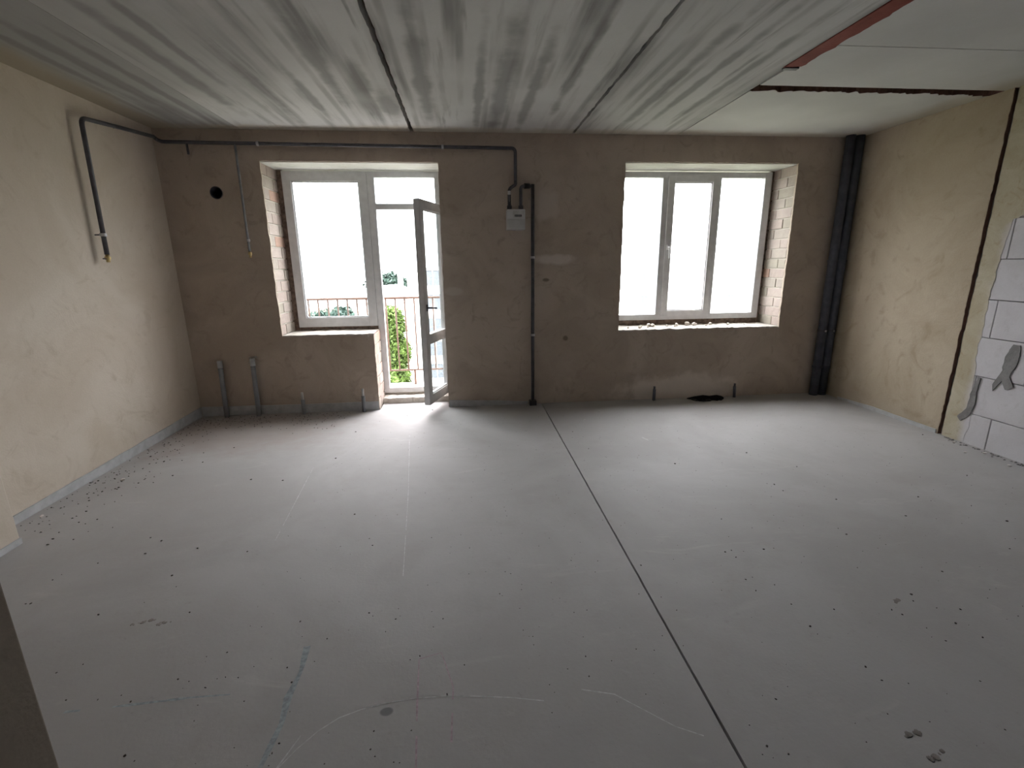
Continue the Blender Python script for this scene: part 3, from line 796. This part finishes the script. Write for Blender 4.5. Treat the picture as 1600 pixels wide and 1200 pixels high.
pipe('shut_off_valve', [(3.285, -0.061, 2.177), (3.335, -0.049, 2.178)], 0.025, M_BLACK, gm)
for x in (3.139, 3.249):
    bm = bmesh.new(); tube(bm, [(x, -0.075, 1.960), (x, -0.075, 1.98), (x, -0.075, 2.0)], 0.017, 0, 12); obj('inlet_pipe', bm, M_STEEL, gm, smooth=True)
    bm = bmesh.new(); tube(bm, [(x, -0.075, 1.968), (x, -0.075, 1.999)], 0.025, 0, 6); obj('union_nut', bm, M_STEEL, gm)
bm = bmesh.new(); bx(bm, 3.122, 3.150, -0.096, -0.092, 2.095, 2.13, 0.001); obj('seal_tag', bm, M_PALEPVC, gm)
bm = bmesh.new(); tube(bm, [(3.135, -0.094, 2.095), (3.139, -0.09, 2.03)], 0.0015, 0, 6); obj('seal_wire', bm, M_CLIP, gm)

for i, (x, lab) in enumerate(((6.535, 'dark riser pipe in the corner, nearer to the three-part window'), (6.632, 'dark riser pipe in the corner, nearer to the block wall'))):
    rp = empty('riser_pipe', (x, -0.075, 0), lab, 'pipe', 'riser pipes in the corner')
    pipe('pipe_run', [(x, -0.075, 0.0), (x, -0.075, H)], 0.043, M_DARKPIPE, rp, seg=20)
    for z in (0.32, 1.45):
        collar(z, x, -0.075, 0.049, rp, M_DARKPIPE, 'coupling')
    collar(0.72, x, -0.075, 0.0465, rp, M_STEEL)
    bm = bmesh.new(); bx(bm, x - 0.007, x + 0.007, -0.128, -0.120, 0.71, 0.73); obj('clip_bolt', bm, M_CLIP, rp)

for (x, dx, z, lab) in ((0.262, -0.02, 0.572, 'tall grey waste pipe stub rising by the corner of the tan wall'), (0.570, -0.022, 0.585, 'tall grey waste pipe stub with a ragged pale rim')):
    st = empty('pipe_stub', (x, -0.05, 0), lab, 'pipe', 'grey pipe stubs below the window')
    pipe('pipe_run', [(x, -0.052, 0.0), (x - dx * 0.0 + 0.01, -0.046, z - 0.05)], 0.022, M_GREYPVC, st, seg=16)
    pipe('pipe_socket', [(x + 0.0095, -0.046, z - 0.07), (x + 0.0105, -0.0455, z)], 0.0235, M_TAPE, st, seg=16)
bm = bmesh.new()
for k in range(4): stone(bm, (0.575 + (k - 1.5) * 0.018, -0.010, 0.578 + 0.004 * (k % 2)), 0.017, 0.7)
obj('plaster_crumb', bm, M_SILL, st)
for (x, z, lab) in ((1.014, 0.225, 'short grey pipe stub with pale liner standing mid-way below the window'), (1.612, 0.242, 'short grey pipe stub with pale liner beside the balcony doorway')):
    st = empty('pipe_stub', (x, -0.05, 0), lab, 'pipe', 'grey pipe stubs below the window')
    pipe('outer_sleeve', [(x, -0.052, 0.0), (x, -0.05, z - 0.075)], 0.019, M_GREYPVC, st, seg=16)
    pipe('inner_liner', [(x, -0.05, z - 0.08), (x, -0.049, z)], 0.0125, M_PALEPVC, st, seg=14)
for (x, lean, lab) in ((4.698, 0.0, 'dark radiator pipe stub standing between gas riser and floor hole'), (5.618, -0.006, 'dark radiator pipe stub standing between floor hole and corner riser pipes')):
    st = empty('radiator_stub', (x, -0.05, 0), lab, 'pipe', 'radiator pipe stubs')
    pipe('outer_sleeve', [(x, -0.055, 0.0), (x + lean, -0.052, 0.125)], 0.0165, M_DARKPIPE, st, seg=14)
    pipe('inner_liner', [(x + lean, -0.052, 0.12), (x + lean, -0.052, 0.155)], 0.011, M_STEEL, st, seg=12)

# ------------------------------------------------------------------ balcony
box('balcony_slab', -0.55, 3.05, YO, 1.74, -0.30, -0.14, M_BALCONY, None, label='pale concrete balcony slab outside the glazed door', cat='balcony')
br = empty('balcony_railing', (1.2, 1.62, -0.14), 'brown painted steel balcony railing with thin vertical bars', 'railing')
pipe('top_rail', [(-0.48, 1.62, 1.045), (2.98, 1.62, 1.045)], 0.016, M_RAIL, br, seg=8)
pipe('bottom_rail', [(-0.48, 1.62, 0.068), (2.98, 1.62, 0.068)], 0.013, M_RAIL, br, seg=8)
x = 1.638 - 0.1235 * 17
bar_me = None
while x < 2.98:
    if bar_me is None:
        o = pipe('bar', [(x, 1.62, 0.07), (x, 1.62, 1.04)], 0.0105, M_RAIL, br, seg=8); bar_me = o; x_first = x
    else:
        o = bpy.data.objects.new('bar', bar_me.data); o.location = (x - x_first, 0, 0); link(o, None, br, None, None, None, None)
    x += 0.1235
for x in (-0.46, 0.75, 1.965, 2.96):
    bm = bmesh.new(); bx(bm, x - 0.014, x + 0.014, 1.606, 1.634, -0.14, 0.06); obj('post', bm, M_RAIL, br)
for (xa) in (-0.48, 2.98):
    pipe('return_rail', [(xa, 1.62, 1.045), (xa, YO + 0.002, 1.045)], 0.016, M_RAIL, br, seg=8)
    pipe('return_rail', [(xa, 1.62, 0.068), (xa, YO + 0.002, 0.068)], 0.013, M_RAIL, br, seg=8)

# ------------------------------------------------------------------ outdoors
for z0, z1, lab in ((H + 0.31, 10.0, 'storeys of the same building above the room'), (-15.0, -0.31, 'storeys of the same building below the room')):
    box('wall_facade', -6.0, 12.0, -9.0, 0.50, z0, z1, M_RENDERW, None, label=lab, kind='structure')  # unseen upper mass added to keep the sun off the balcony railing
GZ = -15.0
bm = bmesh.new(); prism(bm, [[(-160, 1.9), (160, 1.9), (160, 200), (-160, 200)]], 'z', GZ - 0.5, GZ)
obj('ground', bm, M_GROUND, None, label='yard ground far below the balcony', kind='structure')

def building(name, x0, x1, y0, y1, z1, label, wall, cols, rows_, ww, wh, skip=0.0):
    b = empty(name, ((x0 + x1) / 2, (y0 + y1) / 2, GZ), label, 'building')
    box('wall_block', x0, x1, y0, y1, GZ, z1, wall, b)
    box('parapet', x0 - 0.15, x1 + 0.15, y0 - 0.15, y1 + 0.15, z1, z1 + 0.35, M_ROOF, b)
    first = None
    for r_ in rows_:
        for cx in cols:
            if first is None:
                bm = bmesh.new()
                t = 0.07
                for (p, q, u, v) in ((-ww / 2, -ww / 2 + t, 0, wh), (ww / 2 - t, ww / 2, 0, wh), (-t / 2, t / 2, 0, wh), (-ww / 2, ww / 2, 0, t), (-ww / 2, ww / 2, wh - t, wh)):
                    bx(bm, p, q, -0.10, 0.0, u, v)
                me = bpy.data.meshes.new('window'); bm.to_mesh(me); bm.free(); me.materials.append(M_PVC)
                bm = bmesh.new(); bx(bm, -ww / 2 + 0.02, ww / 2 - 0.02, -0.04, 0.0, 0.02, wh - 0.02)
                mg = bpy.data.meshes.new('pane'); bm.to_mesh(mg); bm.free(); mg.materials.append(M_WINFAR)
                first = (me, mg)
            o = bpy.data.objects.new('window', first[0]); o.location = Vector((cx, y0 - 0.001, r_)) - b.location; link(o, None, b, None, None, None, None)
            g_ = bpy.data.objects.new('pane', first[1]); link(g_, None, o, None, None, None, None)
    return b
building('apartment_block', -4.3, 16.0, 55, 67, 0.9, 'pale apartment block with window rows beyond the balcony railing', M_RENDERW,
         [-1.2 + 3.0 * k for k in range(6)], [-3.9 - 2.9 * k for k in range(4)] + [-1.0], 2.1, 2.0)
building('apartment_block', 23.0, 46.0, 60, 72, 4.0, 'long pale apartment block seen beyond the three-part window', M_RENDERW,
         [27.4 + 4.2 * k for k in range(5)], [-1.6 - 3.0 * k for k in range(4)], 1.1, 1.7)
hs = empty('house', (-7.5, 64, GZ), 'low pale house with shallow sheet roof and a chimney beyond the trees', 'house')
box('wall_block', -13.0, -5.0, 60, 68, GZ, -3.2, M_RENDERW, hs)
bm = bmesh.new(); prism(bm, [[(-13.4, -3.2), (-4.6, -3.2), (-5.2, -1.95), (-7.0, -1.15), (-9.5, -1.3), (-12.4, -2.2)]], 'y', 59.6, 68.4); rf = obj('roof', bm, M_ROOF, hs)
box('chimney', -6.35, -5.75, 62, 62.8, -1.5, 0.35, M_RENDERW, rf)

def tree(label, name, x, y, blobs, mat, n, leaf, group='trees beyond the balcony'):
    t = empty(name, (x, y, GZ), label, 'tree', group)
    bm = bmesh.new()
    top = max(b[2] for b in blobs)
    tube(bm, [(x, y, GZ), (x + 0.1, y, (GZ + top) / 2), (x, y, top)], [0.25, 0.18, 0.08], 0, 8)
    for b in blobs:
        tube(bm, [(x, y, b[2] - b[5] - 1.5), (b[0], b[1], b[2])], [0.10, 0.04], 0, 6)
    obj('trunk', bm, M_BARK, t)
    verts, faces = [], []
    r = random.Random(hash(name) % 97 + int(x * 10))
    tot = sum(b[3] * b[5] for b in blobs)
    for (cx, cy, cz, rx, ry, rz) in blobs:
        for _ in range(int(n * rx * rz / tot)):
            d = Vector((r.gauss(0, 1), r.gauss(0, 1), r.gauss(0, 1))).normalized()
            k = r.uniform(0.55, 1.0) * (1 + 0.25 * noise.noise(d * 2.2 + Vector((cx, cy, cz))))
            c_ = Vector((cx + d.x * rx * k, cy + d.y * ry * k, cz + d.z * rz * k))
            u = Vector((r.gauss(0, 1), r.gauss(0, 1), r.gauss(0, 1))).normalized()
            w_ = u.cross(Vector((r.gauss(0, 1), r.gauss(0, 1), r.gauss(0, 1)))).normalized()
            s = leaf * r.uniform(0.6, 1.3)
            i0 = len(verts)
            for (p, q) in ((-1, 0), (0, -0.5), (1, 0), (0, 0.5)): verts.append(tuple(c_ + u * (p * s) + w_ * (q * s) - t.location))
            faces.append((i0, i0 + 1, i0 + 2, i0 + 3))
    me = bpy.data.meshes.new('foliage'); me.from_pydata(verts, [], faces)
    me.materials.append(mat)
    o = bpy.data.objects.new('foliage', me); link(o, None, t, None, None, None, 'stuff')
tree('bushy mid-green tree with its crown behind the balcony railing', 'tree', -2.4, 25.5, [(-2.6, 25.5, -2.6, 1.1, 1.2, 1.6), (-2.2, 25.5, -4.6, 0.9, 1.2, 1.2), (-3.4, 25.8, -4.0, 1.2, 1.2, 1.6)], M_LEAF2, 5200, 0.14)
tree('light yellow-green tree in front of the pale apartment block', 'tree', -1.35, 22.5, [(-1.38, 22.5, -1.75, 0.66, 0.9, 1.1), (-1.15, 22.5, -3.3, 0.66, 0.9, 0.9), (-1.45, 22.3, -4.7, 0.9, 0.9, 0.8)], M_LEAF1, 5200, 0.12)
tree('low light-green shrub crown at the foot of the railing view', 'tree', -1.6, 19.5, [(-1.6, 19.5, -4.6, 1.0, 0.8, 0.7), (-2.5, 19.5, -4.4, 0.8, 0.8, 0.7)], M_LEAF1, 2600, 0.12)
tree('distant blue-green wooded crown above the low house roof', 'tree', -9.5, 82, [(-10.2, 82, -1.4, 1.8, 2, 2.0), (-8.0, 82, -2.2, 1.6, 2, 1.7), (-12.5, 82, -2.0, 2.2, 2, 2.4)], M_LEAF3, 3000, 0.35)
tree('blue-green tree seen through the fixed window beside the door', 'tree', -6.0, 27, [(-5.4, 27, -1.9, 0.9, 1, 0.9), (-6.6, 27, -2.2, 1.0, 1, 1.0), (-7.6, 27, -2.6, 0.9, 1, 0.9)], M_LEAF3, 3200, 0.15)

# ------------------------------------------------------------------ loose bits
for i, (x, y, s) in enumerate([(4.55, 0.10, 0.018), (4.60, 0.19, 0.014), (4.70, 0.22, 0.024), (4.735, 0.20, 0.026), (4.66, 0.15, 0.012), (4.90, 0.20, 0.016), (4.97, 0.16, 0.012), (5.02, 0.22, 0.022), (5.16, 0.26, 0.028),
                               (5.22, 0.22, 0.024), (5.25, 0.25, 0.018), (5.34, 0.18, 0.012), (5.42, 0.24, 0.020), (5.62, 0.22, 0.017), (5.80, 0.20, 0.011), (4.43, 0.12, 0.013)]):
    bm = bmesh.new(); stone(bm, (x, y, Z2B + 0.002), s, 0.8, sub=2)
    obj('mortar_chunk', bm, M_SILL, None, label='pale broken mortar chunk lying on the rough sill of the three-part window', cat='rubble', group='mortar chunks on the window sill')
CH = [(0.03,-1.53),(0.06,-1.50),(0.21,-1.68),(0.22,-1.81),(0.31,-1.96),(0.45,-2.07),(0.61,-2.18),(0.38,-2.33),(0.36,-2.27),(0.48,-2.29),(0.50,-2.21),(0.98,-2.36),(0.15,-1.07),(0.32,-1.19),(0.24,-1.31),(0.10,-1.35),(0.28,-1.63),(0.90,-2.32),(0.97,-2.48),(1.22,-2.46),(1.50,-2.52),(0.78,-2.54),(0.67,-2.62),(1.22,-2.69),(1.14,-1.61),(0.63,-1.24),(0.73,-0.95),(0.05,-1.76),(0.04,-1.66),(0.54,-1.47),(2.12,-2.47),(2.15,-2.54),(1.66,-0.68),(2.31,-0.10),(1.64,-1.29),(1.37,-1.65),(1.98,-2.53),(2.46,-2.50),(1.98,-2.19),(2.07,-0.26),(1.07,-0.31),(1.14,-0.26),(3.60,-0.93),(3.64,-1.34),(4.20,-1.71),(4.13,-2.50),(4.25,-2.61),(3.98,-2.81),(4.02,-2.80),(4.01,-2.86),(4.19,-2.81),(3.51,-2.87),(4.84,-1.58),(5.05,-1.87),(4.96,-2.36),(4.72,-2.67),(4.72,-2.73),(6.10,-2.15),(5.70,-2.53),(5.72,-2.71),(5.44,-2.95),(6.54,-1.39),(5.21,-2.59),(5.49,-2.39),(4.92,-3.08),(4.71,-2.21),(4.71,-2.12),(0.68,-2.83),(0.70,-2.83),(1.29,-2.78),(1.21,-2.88),(1.06,-2.94),(1.45,-2.97),(1.20,-3.22),(1.13,-3.25),(1.77,-3.34),(1.72,-3.38),(1.75,-3.51),(1.73,-3.45),(1.44,-3.38),(1.49,-3.41),(1.26,-3.38),(1.37,-3.39),(1.60,-3.61),(1.64,-3.63),(0.66,-2.66),(1.60,-3.33),(1.72,-3.22),(2.55,-3.13),(2.80,-3.00),(2.23,-3.06),(2.25,-3.08),(2.09,-3.19),(2.35,-3.11),(1.95,-3.08),(1.98,-3.32),(2.02,-3.39),(2.64,-3.38),(2.47,-3.62),(2.06,-3.62),(2.05,-3.65),(2.22,-3.70),(2.58,-3.50),(2.47,-3.32),(2.35,-3.61),(2.35,-3.67),(3.55,-3.19),(3.10,-3.39),(3.37,-3.39),(3.09,-3.48),(3.96,-3.03),(3.96,-3.11),(3.02,-3.44),(3.57,-3.79),(4.06,-3.21),(4.22,-3.26),(4.05,-3.34),(4.46,-3.29),(4.66,-3.30),(4.68,-3.47),(4.46,-3.65),(4.51,-3.40),(4.63,-3.21),(4.60,-3.25),(4.12,-3.61),(4.03,-3.73),(4.14,-3.77),(4.35,-3.82),(3.62,-3.82),(3.70,-3.64),(4.75,-3.32),(4.48,-3.32),(4.52,-3.47),(4.65,-3.39),(4.07,-3.08),(4.11,-3.55)]
peb = []
for k in range(6):
    bm = bmesh.new(); stone(bm, (0, 0, 0), 1.0, 0.5, sub=1)
    me = bpy.data.meshes.new('crumb'); bm.to_mesh(me); bm.free(); me.materials.append(M_PEBBLE); peb.append(me)
for i, (x, y) in enumerate(CH):
    o = bpy.data.objects.new('mortar_crumb', peb[i % 6])
    d = math.dist((x, y), (2.69, -4.86))
    s = rnd.uniform(0.55, 1.15) * (0.0020 + 0.0014 * d)
    o.scale = (s, s * rnd.uniform(0.6, 1), s * 0.9); o.location = (x, y, 0.0002); o.rotation_euler = (0, 0, rnd.uniform(0, 6))
    if x < 0.7 and y > -2.25: lab = 'small dark crumb beside the taped foot of the long tan wall'
    elif x < 1.3 and y < -2.2 and y > -3.1: lab = 'small dark crumb on the screed beside the wall pier'
    elif y > -1.0: lab = 'small dark crumb on the bright screed near the outer wall'
    elif abs(x - JX) < 0.3: lab = 'small dark crumb close beside the saw-cut floor joint'
    elif x > 5.3: lab = 'small dark crumb on the screed out from the bare block wall'
    elif x > JX and y < -3.0: lab = 'small dark crumb among the speckled patch beyond the saw-cut joint'
    elif x > JX: lab = 'small dark crumb on open screed between saw-cut joint and block wall'
    elif y < -3.2 and x < 1.9: lab = 'small dark crumb near the straight blue chalk line'
    elif y < -3.2: lab = 'small dark crumb around the pink and white chalk arcs'
    else: lab = 'small dark crumb on open screed between wall pier and saw-cut joint'
    link(o, None, None, lab, 'debris', 'crumbs: ' + lab[17:], None)
for (x, y) in ((0.23, -1.51), (0.09, -2.0), (6.49, -1.79), (6.62, -1.82), (6.62, -1.58), (6.55, -2.05)):
    bm = bmesh.new(); stone(bm, (x, y, 0.0003), rnd.uniform(0.012, 0.018), 0.5)
    obj('plaster_chip', bm, M_PALECHIP, None, label='small white plaster chip by the taped foot of the tan wall' if x < 3 else 'small white plaster chip at the foot of the bare blocks', cat='debris', group='white plaster chips by the tan wall' if x < 3 else 'white plaster chips by the blocks')
def crumbs(name, n, fn, s0, s1, label, mat):
    bm = bmesh.new()
    r = random.Random(len(name))
    for _ in range(n):
        x, y = fn(r)
        s = r.uniform(s0, s1)
        a = r.uniform(0, 6.28); e = r.uniform(0.4, 1)
        b = [bm.verts.new((x + s * math.cos(a + k * 2.09) * (1 if k else e), y + s * math.sin(a + k * 2.09) * e, 0.0004)) for k in range(3)]
        t = bm.verts.new((x, y, 0.0004 + s * 0.6))
        bm.faces.new(b[::-1])
        for k in range(3): bm.faces.new((b[k], b[(k + 1) % 3], t))
    obj(name, bm, mat, None, label=label, cat='debris', kind='stuff')
def corner(r):
    while True:
        if r.random() < 0.55: x, y = r.uniform(0.03, 1.5), -0.06 - abs(r.gauss(0, 0.22))
        else: x, y = 0.03 + abs(r.gauss(0, 0.20)), -r.uniform(0.05, 2.2)
        if x < 1.55 and all(math.hypot(x - px, y + 0.05) > 0.04 for px in (0.262, 0.57, 1.014)): return x, y
crumbs('swept_crumbs', 460, corner, 0.003, 0.009, 'fine dark crumbs and brick grit strewn in the corner of the tan wall', M_PEBBLE)
crumbs('floor_grit', 700, lambda r: (r.uniform(1.6, 6.5), r.uniform(-3.9, -0.3)), 0.0015, 0.004, 'fine dark grit spread thinly over the whole screed floor', M_PEBBLE)
def wallfoot(r): return W - 0.02 - abs(r.gauss(0, 0.025)), r.uniform(-3.2, -1.45)
crumbs('wall_foot_rubble', 160, wallfoot, 0.006, 0.018, 'dark dusty rubble strip along the foot of the bare blocks', M_GREYMORTAR)
